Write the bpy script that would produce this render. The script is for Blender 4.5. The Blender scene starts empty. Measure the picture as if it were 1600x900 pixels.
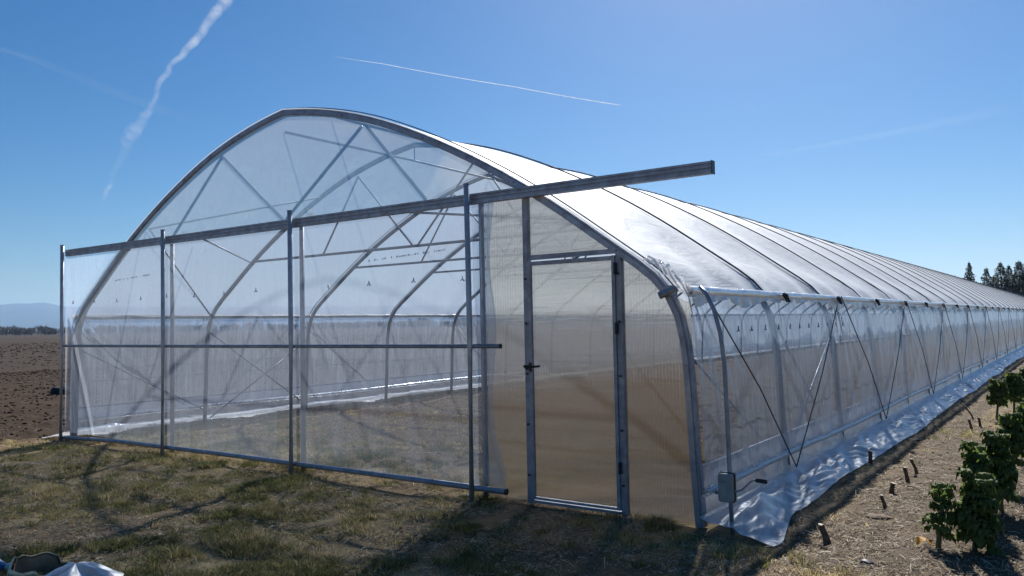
import bpy, math, random
import numpy as np
from mathutils import Vector
S = bpy.context.scene
R = math.radians
rng = np.random.default_rng(7)
random.seed(7)

# ------------------------------------------------------------ camera, sky, sun, exposure
F, YAW, PIT, ROL = 1245.3, -0.623249, 0.0448275, -0.0194303
CAM = Vector((12.417, -5.932, 1.6))
cd = bpy.data.cameras.new('camera'); cam = bpy.data.objects.new('camera', cd)
S.collection.objects.link(cam); S.camera = cam
cd.sensor_width = 36; cd.lens = F/1600*36; cd.clip_end = 200000; cd.clip_start = 0.05
cy, sy, cp, sp = math.cos(YAW), math.sin(YAW), math.cos(PIT), math.sin(PIT)
Fw = Vector((sy*cp, cy*cp, sp)); R0 = Vector((cy, -sy, 0)); U0 = R0.cross(Fw)
c_, s_ = math.cos(ROL), math.sin(ROL)
Rt = R0*c_ + U0*s_; Up = U0*c_ - R0*s_
from mathutils import Matrix
M4 = Matrix((Rt, Up, -Fw)).transposed().to_4x4(); M4.translation = CAM
cam.matrix_world = M4

SUN_AZ, SUN_EL = -19.0, 39.0
w = bpy.data.worlds.new('World'); S.world = w; w.use_nodes = True
nt = w.node_tree; bg = nt.nodes['Background']
sky = nt.nodes.new('ShaderNodeTexSky'); sky.sky_type = 'NISHITA'; sky.sun_disc = False
sky.sun_elevation = R(SUN_EL); sky.sun_rotation = R(SUN_AZ)
sky.altitude = 200; sky.air_density = 1.0; sky.dust_density = 0.5; sky.ozone_density = 6.0
hsv = nt.nodes.new('ShaderNodeHueSaturation'); hsv.inputs['Saturation'].default_value = 1.3
nt.links.new(sky.outputs[0], hsv.inputs['Color']); nt.links.new(hsv.outputs[0], bg.inputs[0]); bg.inputs[1].default_value = 0.05
sl = bpy.data.lights.new('sun', 'SUN'); sl.energy = 5.0; sl.angle = R(0.9); sl.color = (1, .97, .93)
so = bpy.data.objects.new('sun', sl); S.collection.objects.link(so)
sd = Vector((math.sin(R(SUN_AZ))*math.cos(R(SUN_EL)), math.cos(R(SUN_AZ))*math.cos(R(SUN_EL)), math.sin(R(SUN_EL))))
so.rotation_euler = sd.to_track_quat('Z', 'Y').to_euler(); so.location = (0, 0, 60)
S.view_settings.view_transform = 'Standard'; S.view_settings.look = 'None'
S.view_settings.exposure = 0.7; S.view_settings.gamma = 1
cy_ = S.cycles
cy_.use_denoising = True; cy_.max_bounces = 7; cy_.diffuse_bounces = 3; cy_.glossy_bounces = 3
cy_.transmission_bounces = 5; cy_.transparent_max_bounces = 28; cy_.volume_bounces = 0
cy_.caustics_reflective = False; cy_.caustics_refractive = False; cy_.sample_clamp_indirect = 4

# ------------------------------------------------------------ helpers
def tag(o, label=None, cat=None, group=None, kind=None):
    if label: o['label'] = label
    if cat: o['category'] = cat
    if group: o['group'] = group
    if kind: o['kind'] = kind
    return o
def empty(name, loc=(0, 0, 0), parent=None):
    o = bpy.data.objects.new(name, None); o.location = loc; o.empty_display_size = .2
    S.collection.objects.link(o); o.parent = parent
    return o
class MB:
    def __init__(s): s.v = []; s.f = []; s.m = []; s.n = 0
    def add(s, v, f, mi=0):
        v = np.asarray(v, float).reshape(-1, 3); s.v.append(v)
        for q in f: s.f.append(tuple(int(i)+s.n for i in q)); s.m.append(mi)
        s.n += len(v); return s
    def box(s, a, b, mi=0):
        x0, y0, z0 = a; x1, y1, z1 = b
        return s.add([(x0,y0,z0),(x1,y0,z0),(x1,y1,z0),(x0,y1,z0),(x0,y0,z1),(x1,y0,z1),(x1,y1,z1),(x0,y1,z1)],
              [(0,3,2,1),(4,5,6,7),(0,1,5,4),(1,2,6,5),(2,3,7,6),(3,0,4,7)], mi)
    def sweep(s, pts, prof, up=(0, 0, 1), closed=True, mi=0, scale=None, twist=0):
        """prof: list of (a,b): a along side axis, b along the other axis"""
        P = [Vector(p) for p in pts]; n = len(P); k = len(prof); V = []
        up = Vector(up)
        for i in range(n):
            t = (P[min(i+1, n-1)] - P[max(i-1, 0)]).normalized()
            sd_ = t.cross(up)
            if sd_.length < 1e-4: sd_ = t.cross(Vector((1, 0.01, 0)))
            sd_.normalize(); u = sd_.cross(t)
            q = 1 if scale is None else scale[i]
            for a, b in prof: V.append(P[i] + sd_*a*q + u*b*q)
        Fc = []
        for i in range(n-1):
            for j in range(k):
                j2 = (j+1) % k
                Fc.append((i*k+j, i*k+j2, (i+1)*k+j2, (i+1)*k+j))
        Fc.append(tuple(range(k))[::-1]); Fc.append(tuple((n-1)*k+j for j in range(k)))
        return s.add([tuple(v) for v in V], Fc, mi)
    def tube(s, pts, r, n=8, mi=0, scale=None, up=(0, 0, 1)):
        return s.sweep(pts, [(r*math.cos(2*math.pi*i/n), r*math.sin(2*math.pi*i/n)) for i in range(n)], mi=mi, scale=scale, up=up)
    def grid(s, X, Y, Z, mi=0):
        a, b = X.shape; V = np.stack([X, Y, Z], -1).reshape(-1, 3)
        i, j = np.meshgrid(np.arange(a-1), np.arange(b-1), indexing='ij'); q = (i*b+j).ravel()
        return s.add(V, np.stack([q, q+1, q+b+1, q+b], -1), mi)
    def build(s, name, mat, parent=None, smooth=False, loc=None):
        me = bpy.data.meshes.new(name); V = np.concatenate(s.v)
        me.from_pydata(V.tolist() if loc is None else (V-np.array(loc)).tolist(), [], s.f)
        for m in (mat if isinstance(mat, (list, tuple)) else [mat]): me.materials.append(m)
        if max(s.m) > 0: me.polygons.foreach_set('material_index', s.m)
        if smooth: me.polygons.foreach_set('use_smooth', [True]*len(me.polygons))
        me.update()
        o = bpy.data.objects.new(name, me); S.collection.objects.link(o)
        if loc is not None: o.location = loc
        if parent: o.parent = parent
        return o
def fast_mesh(name, V, Fi, mat, attrs=None, parent=None, smooth=False, k=4):
    me = bpy.data.meshes.new(name); V = np.ascontiguousarray(V, np.float32); Fi = np.ascontiguousarray(Fi, np.int32)
    me.vertices.add(len(V)); me.vertices.foreach_set('co', V.ravel())
    me.loops.add(Fi.size); me.loops.foreach_set('vertex_index', Fi.ravel())
    me.polygons.add(len(Fi)); me.polygons.foreach_set('loop_start', np.arange(0, Fi.size, k, dtype=np.int32))
    if smooth: me.polygons.foreach_set('use_smooth', np.ones(len(Fi), bool))
    for nm, a in (attrs or {}).items():
        at = me.attributes.new(nm, 'FLOAT', 'POINT'); at.data.foreach_set('value', np.ascontiguousarray(a, np.float32))
    me.materials.append(mat); me.update(calc_edges=True); me.validate()
    o = bpy.data.objects.new(name, me); S.collection.objects.link(o)
    if parent: o.parent = parent
    return o
def vnoise(x, y, seed=0):
    x = np.asarray(x, float); y = np.asarray(y, float)
    xi = np.floor(x).astype(np.int64); yi = np.floor(y).astype(np.int64); xf = x-xi; yf = y-yi
    def h(a, b):
        n = (a*374761393 + b*668265263 + seed*974634777) & 0xffffffff
        n = ((n ^ (n >> 13))*1274126177) & 0xffffffff
        return ((n ^ (n >> 16)) & 0xffff)/65535.0
    u = xf*xf*(3-2*xf); v = yf*yf*(3-2*yf)
    return (h(xi, yi)*(1-u)+h(xi+1, yi)*u)*(1-v) + (h(xi, yi+1)*(1-u)+h(xi+1, yi+1)*u)*v
def fbm(x, y, seed=0, o=4):
    s = 0; a = .5; t = 0
    for i in range(o): s = s+a*vnoise(x*2**i+i*13.7, y*2**i+i*7.3, seed+i); t += a; a *= .5
    return s/t

class N:
    """tiny node-graph helper"""
    def __init__(s, name):
        s.m = bpy.data.materials.new(name); s.m.use_nodes = True; s.t = s.m.node_tree; s.t.nodes.clear()
        s.out = s.t.nodes.new('ShaderNodeOutputMaterial')
    def n(s, typ, ins=None, **kw):
        o = s.t.nodes.new(typ)
        for k, v in kw.items(): setattr(o, k, v)
        for k, v in (ins or {}).items():
            if hasattr(v, 'is_output') or isinstance(v, bpy.types.NodeSocket): s.t.links.new(v, o.inputs[k])
            else: o.inputs[k].default_value = v
        return o
    def noise(s, scale, detail=4, rough=.6, vec=None, dist=0):
        i = {'Scale': scale, 'Detail': detail, 'Roughness': rough, 'Distortion': dist}
        if vec is not None: i['Vector'] = vec
        return s.n('ShaderNodeTexNoise', i).outputs['Fac']
    def obj(s): return s.n('ShaderNodeTexCoord').outputs['Object']
    def mapping(s, sc, vec=None): return s.n('ShaderNodeMapping', {'Vector': vec or s.obj(), 'Scale': sc}).outputs[0]
    def rmp(s, f, a, b, c=0., d=1.): return s.n('ShaderNodeMapRange', {'Value': f, 'From Min': a, 'From Max': b, 'To Min': c, 'To Max': d}).outputs[0]
    def mix(s, f, a, b):
        o = s.n('ShaderNodeMix', data_type='RGBA')
        for i, v in ((0, f), (6, a), (7, b)):
            if isinstance(v, bpy.types.NodeSocket): s.t.links.new(v, o.inputs[i])
            else: o.inputs[i].default_value = v if i == 0 else (*v, 1) if len(v) == 3 else v
        return o.outputs[2]
    def math(s, op, a, b=0., c=None):
        o = s.n('ShaderNodeMath', operation=op)
        for i, v in enumerate((a, b) if c is None else (a, b, c)):
            if isinstance(v, bpy.types.NodeSocket): s.t.links.new(v, o.inputs[i])
            else: o.inputs[i].default_value = v
        return o.outputs[0]
    def ms(s, f, a, b):
        o = s.n('ShaderNodeMixShader')
        for i, v in enumerate((f, a, b)):
            if isinstance(v, bpy.types.NodeSocket): s.t.links.new(v, o.inputs[i])
            else: o.inputs[i].default_value = v
        return o.outputs[0]
    def bump(s, h, st, dist=.01, nrm=None):
        i = {'Height': h, 'Strength': st, 'Distance': dist}
        if nrm: i['Normal'] = nrm
        return s.n('ShaderNodeBump', i).outputs[0]
    def done(s, sh): s.t.links.new(sh, s.out.inputs['Surface']); return s.m

# ------------------------------------------------------------ materials
def film(name, t0=.75, tmin=.5, white=.9, spec=.6, tint=(1, 1, 1), wr=1., rough=.12, str_=(1, 1, 1), streak=1., back=.55):
    a = N(name); c = a.obj()
    fac = a.n('ShaderNodeLayerWeight', {'Blend': .5}).outputs['Facing']
    cosn = a.math('MAXIMUM', a.math('SUBTRACT', 1., fac), .12)
    mp = a.mapping(str_, c)
    n1 = a.noise(1.1, 4, .6, mp, .6); n2 = a.noise(6, 5, .65, mp, 1.)
    tt = a.math('ADD', a.rmp(n1, .35, .65, -.05*streak, .05*streak), a.rmp(n2, .35, .68, .02*streak, -.09*streak))
    tt = a.math('MINIMUM', a.math('MAXIMUM', a.math('ADD', tt, t0), .05), .97)
    T = a.math('POWER', tt, a.math('DIVIDE', 1., cosn))
    bmp = a.bump(a.noise(3, 3, .55, mp, .8), .5*wr, .05)
    bmp = a.bump(n2, .35*wr, .02, bmp)
    tr = a.n('ShaderNodeBsdfTransparent', {'Color': (*[1-(1-x)*.5 for x in tint], 1)}).outputs[0]
    tl = a.n('ShaderNodeBsdfTranslucent', {'Color': (*[white*x for x in tint], 1), 'Normal': bmp}).outputs[0]
    df = a.n('ShaderNodeBsdfDiffuse', {'Color': (*[white*x for x in tint], 1), 'Normal': bmp}).outputs[0]
    sc = a.ms(back, df, tl)
    gl = a.n('ShaderNodeBsdfGlossy', {'Color': (1, 1, 1, 1), 'Roughness': rough, 'Normal': bmp}).outputs[0]
    fr = a.math('MULTIPLY', a.n('ShaderNodeFresnel', {'IOR': 1.48}).outputs[0], spec)
    # seen from behind the Fresnel node reads the inverse ratio: keep it bounded
    fr = a.math('MINIMUM', fr, .45)
    return a.done(a.ms(fr, a.ms(T, sc, tr), gl))
M = {}
M['roof_film'] = film('roof film', t0=.68, white=.94, wr=.5, str_=(1, .6, 1), rough=.62, back=.42, spec=.20, streak=.2, tint=(.88, .94, 1))
M['gable_film'] = film('gable film', t0=.785, white=.92, wr=.5, str_=(1, 1, .5), streak=.4, tint=(.88, .95, 1))
M['front_film'] = film('front film', t0=.86, white=.86, wr=.5, str_=(1.5, 1, .3), streak=.45, tint=(.80, .88, 1))
M['side_film'] = film('side film', t0=.84, white=.8, wr=1., str_=(1, 2.5, .25), streak=.9, rough=.2, tint=(.68, .82, 1))
M['side_film_far'] = film('milky darker side film', t0=.66, white=.62, wr=1., str_=(1, 2.5, .25), streak=1., rough=.25, tint=(.80, .88, 1))  # left curtain: milkier and darker than the right one
M['low_film'] = film('lower side film', t0=.70, white=.88, wr=1., str_=(1, 1, 1), rough=.2, tint=(.86, .92, 1))
M['skirt'] = film('ground skirt film', t0=.62, white=.95, wr=1.2, spec=.7, rough=.36, back=.45, tint=(.88, .91, .96))
M['wrap'] = film('folded film', t0=.25, white=.92, wr=1.6, spec=.9, rough=.2, back=.4)
def poly():
    """twin wall sheet: the upright flutes spread the light sideways at each face"""
    a = N('twin wall polycarbonate'); c = a.obj(); g = a.n('ShaderNodeNewGeometry')
    x = a.n('ShaderNodeSeparateXYZ', {'Vector': c}).outputs[0]
    z = a.noise(2.5, 4, .65, a.mapping((.5, .5, 11)), .3)
    rib = a.math('ADD', a.math('MULTIPLY', a.math('SINE', a.math('MULTIPLY', x, 571.)), .42), a.math('MULTIPLY', a.math('SINE', a.math('MULTIPLY', x, 1931.)), .2))
    cz = a.math('MULTIPLY', a.math('SUBTRACT', z, .5), .55)
    off = a.n('ShaderNodeCombineXYZ', {'X': rib, 'Y': 0., 'Z': cz}).outputs[0]
    nn = a.n('ShaderNodeVectorMath', {0: g.outputs['Normal'], 1: off}, operation='ADD').outputs[0]
    nn = a.n('ShaderNodeVectorMath', {0: nn}, operation='NORMALIZE').outputs[0]
    rf = a.n('ShaderNodeBsdfRefraction', {'Color': (1, .95, .875, 1), 'Roughness': .07, 'IOR': 1.3, 'Normal': nn}).outputs[0]
    tl = a.n('ShaderNodeBsdfTranslucent', {'Color': (.72, .80, .92, 1)}).outputs[0]
    gl = a.n('ShaderNodeBsdfGlossy', {'Roughness': .3, 'Normal': nn}).outputs[0]
    hz = a.noise(1., 5, .7, a.mapping((.35, 1, 9)), .3)
    sh = a.ms(a.rmp(hz, .3, .7, .02, .07), a.ms(.36, rf, a.n('ShaderNodeBsdfTransparent', {'Color': (.97, .95, .92, 1)}).outputs[0]), tl)
    return a.done(a.ms(.03, sh, gl))
M['poly'] = poly()
def metal(name, col=(.27, .29, .34), rough=.38, met=.85, spang=1.):
    a = N(name); c = a.obj()
    n1 = a.noise(9, 5, .7, c); n2 = a.noise(60, 3, .6, c)
    cc = a.mix(a.rmp(n1, .35, .7), tuple(x*1.12 for x in col), tuple(x*.68 for x in col))
    b = a.n('ShaderNodeBsdfPrincipled', {'Base Color': cc, 'Metallic': met, 'Roughness': a.rmp(n1, .3, .7, rough-.08, rough+.16), 'Normal': a.bump(n2, .12, .002)})
    return a.done(b.outputs[0])
M['galv'] = metal('galvanised steel', (.32, .34, .39), .48, .65)
M['hoop'] = metal('hoop steel', (.17, .19, .24), .5, .5)
M['galv_light'] = metal('bright galvanised steel', (.50, .51, .54), .5, .45)
M['polished'] = metal('polished tube', (.75, .75, .76), .22, .8)
M['galv_dark'] = metal('weathered steel', (.34, .35, .40), .5, .5)
M['alu'] = metal('aluminium rail', (.36, .37, .42), .42, .7)
M['box'] = metal('winch housing', (.30, .33, .34), .55, .3)
def plain(name, col, rough=.7, n=8, var=.35, transl=0, bump=.3, coat=0, attr=None):
    a = N(name); c = a.obj(); f = a.noise(n, 5, .65, c)
    cc = a.mix(a.rmp(f, .3, .7), tuple(x*(1+var) for x in col), tuple(x*(1-var) for x in col))
    b = a.n('ShaderNodeBsdfPrincipled', {'Base Color': cc, 'Roughness': rough, 'Normal': a.bump(f, bump, .02)}).outputs[0]
    if transl:
        t = a.n('ShaderNodeBsdfTranslucent', {'Color': cc}).outputs[0]; b = a.ms(transl, b, t)
    return a.done(b)
M['rope'] = plain('dark rope', (.05, .06, .085), .6)
M['black'] = plain('black plastic', (.02, .02, .022), .4)
M['faint'] = plain('faint ink', (.26, .28, .34), .8)
M['bark'] = plain('bark', (.07, .055, .045), .9)
M['stalk'] = plain('cut stalk', (.12, .075, .045), .9, 30)
M['stone'] = plain('stone', (.12, .10, .085), .9, 25, .4)
M['pale'] = plain('pale chip', (.42, .38, .31), .8, 30, .2)
M['wood_chip'] = plain('yellow wood', (.42, .31, .13), .8, 30, .25)

# ------------------------------------------------------------ ground
XA = np.concatenate([-np.geomspace(20000, 24, 30), np.linspace(-22, -6, 81)[:-1], np.arange(-6, 15, .06), np.geomspace(15.2, 20000, 36)])
YA = np.concatenate([-np.geomspace(3000, 8, 16), np.arange(-6.5, 10, .06), np.linspace(10.1, 34, 120), np.geomspace(35, 20000, 36)])
GX, GY = np.meshgrid(XA, YA, indexing='ij')
def masks(x, y):
    n = fbm(x*.7, y*.7, 3); n2 = fbm(x*2.2, y*2.2, 9)
    field = 1/(1+np.exp(-( -x*1.0 - .25 + (y+.45)*1.1*(x < 0) - np.maximum(-(y+.2), 0)*2 + (n-.5)*1.6)*3))
    field = np.where(y > -.6, 1/(1+np.exp(-(-x-.25+(n-.5)*1.2)*3.5)), field*0)
    field = np.maximum(field, 1/(1+np.exp(-(y*1.0+.35 - .0*x - (x+.3)*.9+(n-.5))*3.0))*(x < .3))
    straw = 1/(1+np.exp(-((x-10.35)+(y+.2)*.35*(y < -.2)+(n-.5)*.9)*5))
    inside = (x > 0)*(x < 9.95)*(y > .1)
    gi = np.exp(-np.maximum(y-.3, 0)/1.6)*np.clip(1.35-x/7, 0, 1)*1.2 + .22*(n2 > .6)
    front = (1-field)*(1-straw)*np.clip(.15+1.5*(n-.28)+1.1*(n2-.5), .08, 1)
    cen = np.exp(-(((x-9.3)/1.5)**2+((y+1.25)/.45)**2))
    front = front*(1-.8*cen)
    grass = np.where(inside, np.clip(gi*(n+.5), 0, 1), front)
    # greenish verge at the lower right and between the cabbage rows
    grass = np.maximum(grass, straw*np.clip((-y-.35)*1.6, 0, 1)*.55*(n2+.3)*(x < 12.6))
    grass = np.maximum(grass, straw*(x > 11.0)*(y > 6)*.55*(n2 > .42))
    straw = np.where(inside, .18, np.maximum(straw, cen*.9)) * (1-field*.75)
    return field, np.clip(straw, 0, 1), np.clip(grass, 0, 1)
fm, sm_, gm = masks(GX, GY)
nearw = np.clip(1-(np.hypot(GX-10, GY)-20)/25, 0, 1)
GZ = (fbm(GX*1.3, GY*1.3, 21)-.5)*.07*nearw + (fbm(GX*6, GY*6, 31, 3)-.5)*.035*nearw
GZ += fm*((fbm(GX*2.6, GY*2.6, 41, 3)-.5)*.10)*nearw
GZ += fm*.035*np.sin((GX+.25*GY)*2*math.pi/.8+1.5*fbm(GX*.5, GY*.5, 88, 2))*nearw*(GX < 0)
flat = np.exp(-((GY/.35)**2))*((GX > -.6)*(GX < 10.3)) + np.exp(-(((GX-9.95)/.3)**2))*(GY > 0)+np.exp(-((GX/.3)**2))*(GY > 0)
GZ = GZ*(1-.75*np.clip(flat, 0, 1)) - .015
def gz(x, y):
    """ground height by bilinear lookup"""
    i = np.clip(np.searchsorted(XA, x)-1, 0, len(XA)-2); j = np.clip(np.searchsorted(YA, y)-1, 0, len(YA)-2)
    u = (x-XA[i])/(XA[i+1]-XA[i]); v = (y-YA[j])/(YA[j+1]-YA[j])
    return (GZ[i, j]*(1-u)+GZ[i+1, j]*u)*(1-v)+(GZ[i, j+1]*(1-u)+GZ[i+1, j+1]*u)*v
LEN_ = 129.8
def ground_mat():
    a = N('ground soil and turf'); g = a.n('ShaderNodeNewGeometry').outputs['Position']
    at = lambda n_: a.n('ShaderNodeAttribute', attribute_name=n_).outputs['Fac']
    n1 = a.noise(.9, 5, .65, g); n2 = a.noise(7, 6, .7, g); n3 = a.noise(38, 5, .7, g)
    soil = a.mix(a.rmp(n2, .3, .7), (.27, .18, .105), (.135, .09, .055))
    soil = a.mix(a.rmp(n3, .56, .72), soil, (.24, .175, .115))
    fld = a.mix(a.mix(a.rmp(n2, .3, .68), (0,0,0), (1,1,1)), (.050, .031, .018), (.023, .015, .010))
    fld = a.mix(a.rmp(a.noise(.12, 5, .7, g), .45, .6), fld, (.042, .026, .015))
    fld = a.mix(a.rmp(n3, .6, .74), fld, (.10, .074, .048))
    str_ = a.mix(a.rmp(n2, .3, .7), (.17, .128, .082), (.085, .062, .040))
    str_ = a.mix(a.rmp(n3, .35, .6), (.06, .042, .027), str_)
    gr = a.mix(a.rmp(n2, .3, .7), (.44, .32, .16), (.22, .18, .07))
    gr = a.mix(a.rmp(n3, .5, .7), gr, (.46, .36, .22))
    c = a.mix(at('field'), soil, fld)
    c = a.mix(at('straw'), c, str_)
    c = a.mix(a.math('MULTIPLY', at('turf'), a.rmp(n2, .2, .6, .45, 1.)), c, gr)
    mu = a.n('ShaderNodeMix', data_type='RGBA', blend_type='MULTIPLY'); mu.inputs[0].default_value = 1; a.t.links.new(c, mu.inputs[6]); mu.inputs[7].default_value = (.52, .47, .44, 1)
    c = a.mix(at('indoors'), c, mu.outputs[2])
    h = a.math('ADD', n2, a.math('MULTIPLY', n3, .5))
    b = a.n('ShaderNodeBsdfPrincipled', {'Base Color': c, 'Roughness': .95, 'Normal': a.bump(h, .55, .05)})
    b.inputs['Specular IOR Level'].default_value = .15
    return a.done(b.outputs[0])
na, nb = GX.shape
ii, jj = np.meshgrid(np.arange(na-1), np.arange(nb-1), indexing='ij'); q = (ii*nb+jj).ravel()
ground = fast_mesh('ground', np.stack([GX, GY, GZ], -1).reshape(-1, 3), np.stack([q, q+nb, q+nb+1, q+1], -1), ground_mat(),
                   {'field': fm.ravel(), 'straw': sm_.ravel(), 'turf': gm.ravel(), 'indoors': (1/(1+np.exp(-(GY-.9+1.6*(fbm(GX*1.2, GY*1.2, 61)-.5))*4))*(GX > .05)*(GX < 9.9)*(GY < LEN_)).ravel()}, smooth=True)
tag(ground, kind='structure')

# ------------------------------------------------------------ mountains
def sph(az, el, d):
    az, el = R(az), R(el)
    return np.array([CAM.x+math.sin(az)*d, CAM.y+math.cos(az)*d, 1.6+math.tan(el)*d])
az = np.linspace(-95, 15, 260); prof = 1.35+.5*np.interp(az, [-95, -80, -72, -69, -67.5, -66.2, -65.2, -61.5, -50, -35, -22, -10, 15], [.2, .7, .6, .75, .9, 1.08, .55, .45, .25, -.1, -.8, -1.4, -1.8])
prof = np.maximum(prof+.06*(fbm(az*1.3, az*0, 5)-.5)*2, .25)
rows = []
for k, (dd, ff) in enumerate([(6800, 0), (7400, .35), (8200, .72), (9000, 1), (9500, .75), (10200, -.02)]):
    rr = np.array([sph(a_, p_*(ff if k != 1 and k != 2 else ff*(1+.25*(vnoise(a_*1.1, k*9.)-.5))), dd) for a_, p_ in zip(az, prof)])
    rr[:, 2] -= 0 if 0 < k < 5 else 30
    rows.append(rr)
A = np.array(rows)
mm = MB().grid(A[..., 0], A[..., 1], A[..., 2])
tag(mm.build('mountains', plain('mountain forest', (.03, .045, .06), .95, .002, .4), smooth=True), kind='structure')

# ------------------------------------------------------------ leafless far wood on the left (one mass)
def leafmat(name, ca, cb, tr=.3, sc=3.):
    a = N(name); c = a.n('ShaderNodeNewGeometry').outputs['Position']; f = a.noise(sc, 3, .6, c)
    cc = a.mix(a.rmp(f, .35, .65), ca, cb)
    b = a.n('ShaderNodeBsdfPrincipled', {'Base Color': cc, 'Roughness': .7}).outputs[0]
    t = a.n('ShaderNodeBsdfTranslucent', {'Color': cc}).outputs[0]
    return a.done(a.ms(tr, b, t))
V = []; Fc = []
nT = 900
taz = rng.uniform(-92, -14, nT); td = rng.uniform(620, 720, nT)
cl = fbm(taz*1.4, taz*0+3, 66, 3)
hts = 3.6+5.2*cl**1.2*rng.uniform(.75, 1.1, nT)
pts = []
for a_, d_, h_ in zip(taz, td, hts):
    b = sph(a_, 0, d_); k = 130
    u = rng.normal(0, 1, (k, 3)); u /= np.linalg.norm(u, axis=1)[:, None]; u *= rng.uniform(.3, 1, (k, 1))**.5
    c = np.array([b[0], b[1], h_*.55])+u*np.array([h_*.42, h_*.42, h_*.45]); pts.append(c)
pts = np.concatenate(pts); k = len(pts)
d1 = rng.normal(0, 1, (k, 3)); d2 = rng.normal(0, 1, (k, 3)); d1 *= .55; d2 *= .10; d1[:, 2] = np.abs(d1[:, 2])*1.6
V = np.stack([pts-d1, pts+d2, pts+d1, pts-d2], 1).reshape(-1, 3)
tag(fast_mesh('far_wood', V, np.arange(4*k).reshape(-1, 4), leafmat('bare twigs', (.075, .06, .055), (.045, .038, .038), .15, .05)),
    'low dark leafless wood along the horizon left of the tunnel', 'wood', kind='stuff')

# ------------------------------------------------------------ contrails, high above and outside the haze
def trail_mat(dens, wsp):
    a = N('ice cloud'); lw = a.n('ShaderNodeLayerWeight', {'Blend': .5}).outputs['Facing']
    g = a.n('ShaderNodeNewGeometry').outputs['Position']
    f = a.noise(.0022, 6, .68, g, .8)
    e = a.math('MULTIPLY', a.math('POWER', a.math('SUBTRACT', 1., lw), 1.6), a.n('ShaderNodeAttribute', attribute_name='fade').outputs['Fac'])
    al = a.math('MULTIPLY', a.math('MULTIPLY', e, a.rmp(f, .5-wsp*.25, .5+.12, 0., 1.)), dens)
    d = a.ms(.5, a.n('ShaderNodeBsdfDiffuse', {'Color': (.9, .9, .9, 1)}).outputs[0], a.n('ShaderNodeBsdfTranslucent', {'Color': (.9, .9, .9, 1)}).outputs[0])
    return a.done(a.ms(al, a.n('ShaderNodeBsdfTransparent').outputs[0], d))
def contrail(pts, wid, dens, wsp, label, alt=9000, jit=.0, f0=.05, f1=.2):
    P = []; W = []
    for i in range(len(pts)-1):
        for t in np.linspace(0, 1, 9)[:-1]:
            a_ = pts[i][0]*(1-t)+pts[i+1][0]*t; e_ = pts[i][1]*(1-t)+pts[i+1][1]*t; w_ = wid[i]*(1-t)+wid[i+1]*t
            d_ = min(alt/math.tan(R(max(e_, 5))), 55000)
            j = (vnoise(len(P)*.45, 3.)-.5)*jit
            p = sph(a_+j, e_, d_); P.append(tuple(p)); W.append(max(w_, .01)*R(1)*d_/math.cos(R(e_))*(1+jit*1.2*(vnoise(len(P)*.8, 9.)-.5)))
    mb = MB().tube(P, 1., 14, scale=W)
    o = mb.build('contrail', trail_mat(dens, wsp), smooth=True)
    t_ = np.repeat(np.linspace(0, 1, len(P)), 14); at = o.data.attributes.new('fade', 'FLOAT', 'POINT')
    at.data.foreach_set('value', (np.clip(t_/f0, 0, 1)*np.clip((1-t_)/f1, 0, 1)**1.3).astype(np.float32))
    tag(o, label, 'contrail', 'aircraft condensation trails in the blue sky')
C1 = [(-54.91, 22.4), (-55.54, 21.37), (-56.57, 20.09), (-57.59, 18.69), (-58.78, 17.3), (-59.57, 16.03), (-60.03, 14.58), (-60.65, 13.52), (-61.22, 12.87), (-61.67, 11.83), (-62.23, 10.37), (-62.78, 8.92), (-63.2, 7.9)]
contrail(C1, [.42, .42, .34, .3, .22, .22, .22, .38, .5, .4,   .28, .2, .12], .95, .9, 'broad ragged contrail rising steeply from behind the left end of the gable', jit=.25, f0=.01, f1=.32)
contrail([(-48.47, 18.61), (-44.65, 18.22), (-35.42, 16.76), (-26.24, 14.91)], [.03, .03, .035, .045], .9, 2., 'thin sharp straight contrail above the tunnel ridge', f0=.45, f1=.03)
contrail([(-69.23, 17.05), (-66.55, 16.55), (-62.24, 15.16), (-59.57, 14.42), (-55.98, 13.25)], [.1, .2, .25, .25, .15], .09, 1.5, 'faint blurred contrail crossing the broad ragged one')
contrail([(-18.44, 11.07), (-11.51, 11.69), (-6.66, 12.1), (-1.88, 12.53)], [.15, .3, .35, .4], .035, 1.5, 'very faint contrail low in the right of the sky')

# ------------------------------------------------------------ the polytunnel
NH, SP, W_ = 60, 2.2, 9.9; LEN = (NH-1)*SP
root = tag(empty('polytunnel', (4.95, 0, 0)), 'long clear plastic polytunnel with arched gable, hinged door and white roof film', 'greenhouse')
RO = Vector((4.95, 0, 0))
def part(mb, name, mat, parent=None, smooth=False):
    """parts are modelled in world coordinates; the thing sits at its base, so shift them"""
    p = parent or root
    o = mb.build(name, mat, None, smooth)
    o.parent = p
    base = Vector((0, 0, 0)); q_ = p
    while q_ is not None: base += q_.location; q_ = q_.parent
    o.location = -base
    return o
HALF = [(9.965, 0), (9.93, .5), (9.915, 1.0), (9.89, 1.4), (9.86, 1.65), (9.82, 1.79), (9.74, 1.91), (9.60, 2.02), (9.40, 2.15), (9.10, 2.36), (8.75, 2.61), (8.35, 2.87),
        (7.9, 3.13), (7.4, 3.39), (6.85, 3.64), (6.3, 3.85), (5.75, 4.0), (5.3, 4.09), (5.08, 4.125), (4.95, 4.135)]
def smoothpts(P, n):
    P = np.array(P, float); d = np.r_[0, np.cumsum(np.hypot(*np.diff(P, axis=0).T))]
    s = np.linspace(0, d[-1], n); X = np.interp(s, d, P[:, 0]); Z = np.interp(s, d, P[:, 1])
    for _ in range(2):
        X[1:-1] = (X[:-2]+2*X[1:-1]+X[2:])/4; Z[1:-1] = (Z[:-2]+2*Z[1:-1]+Z[2:])/4
    return list(zip(X, Z))
RH = smoothpts(HALF, 36); LH = [(9.9-x, z) for x, z in RH]
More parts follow.
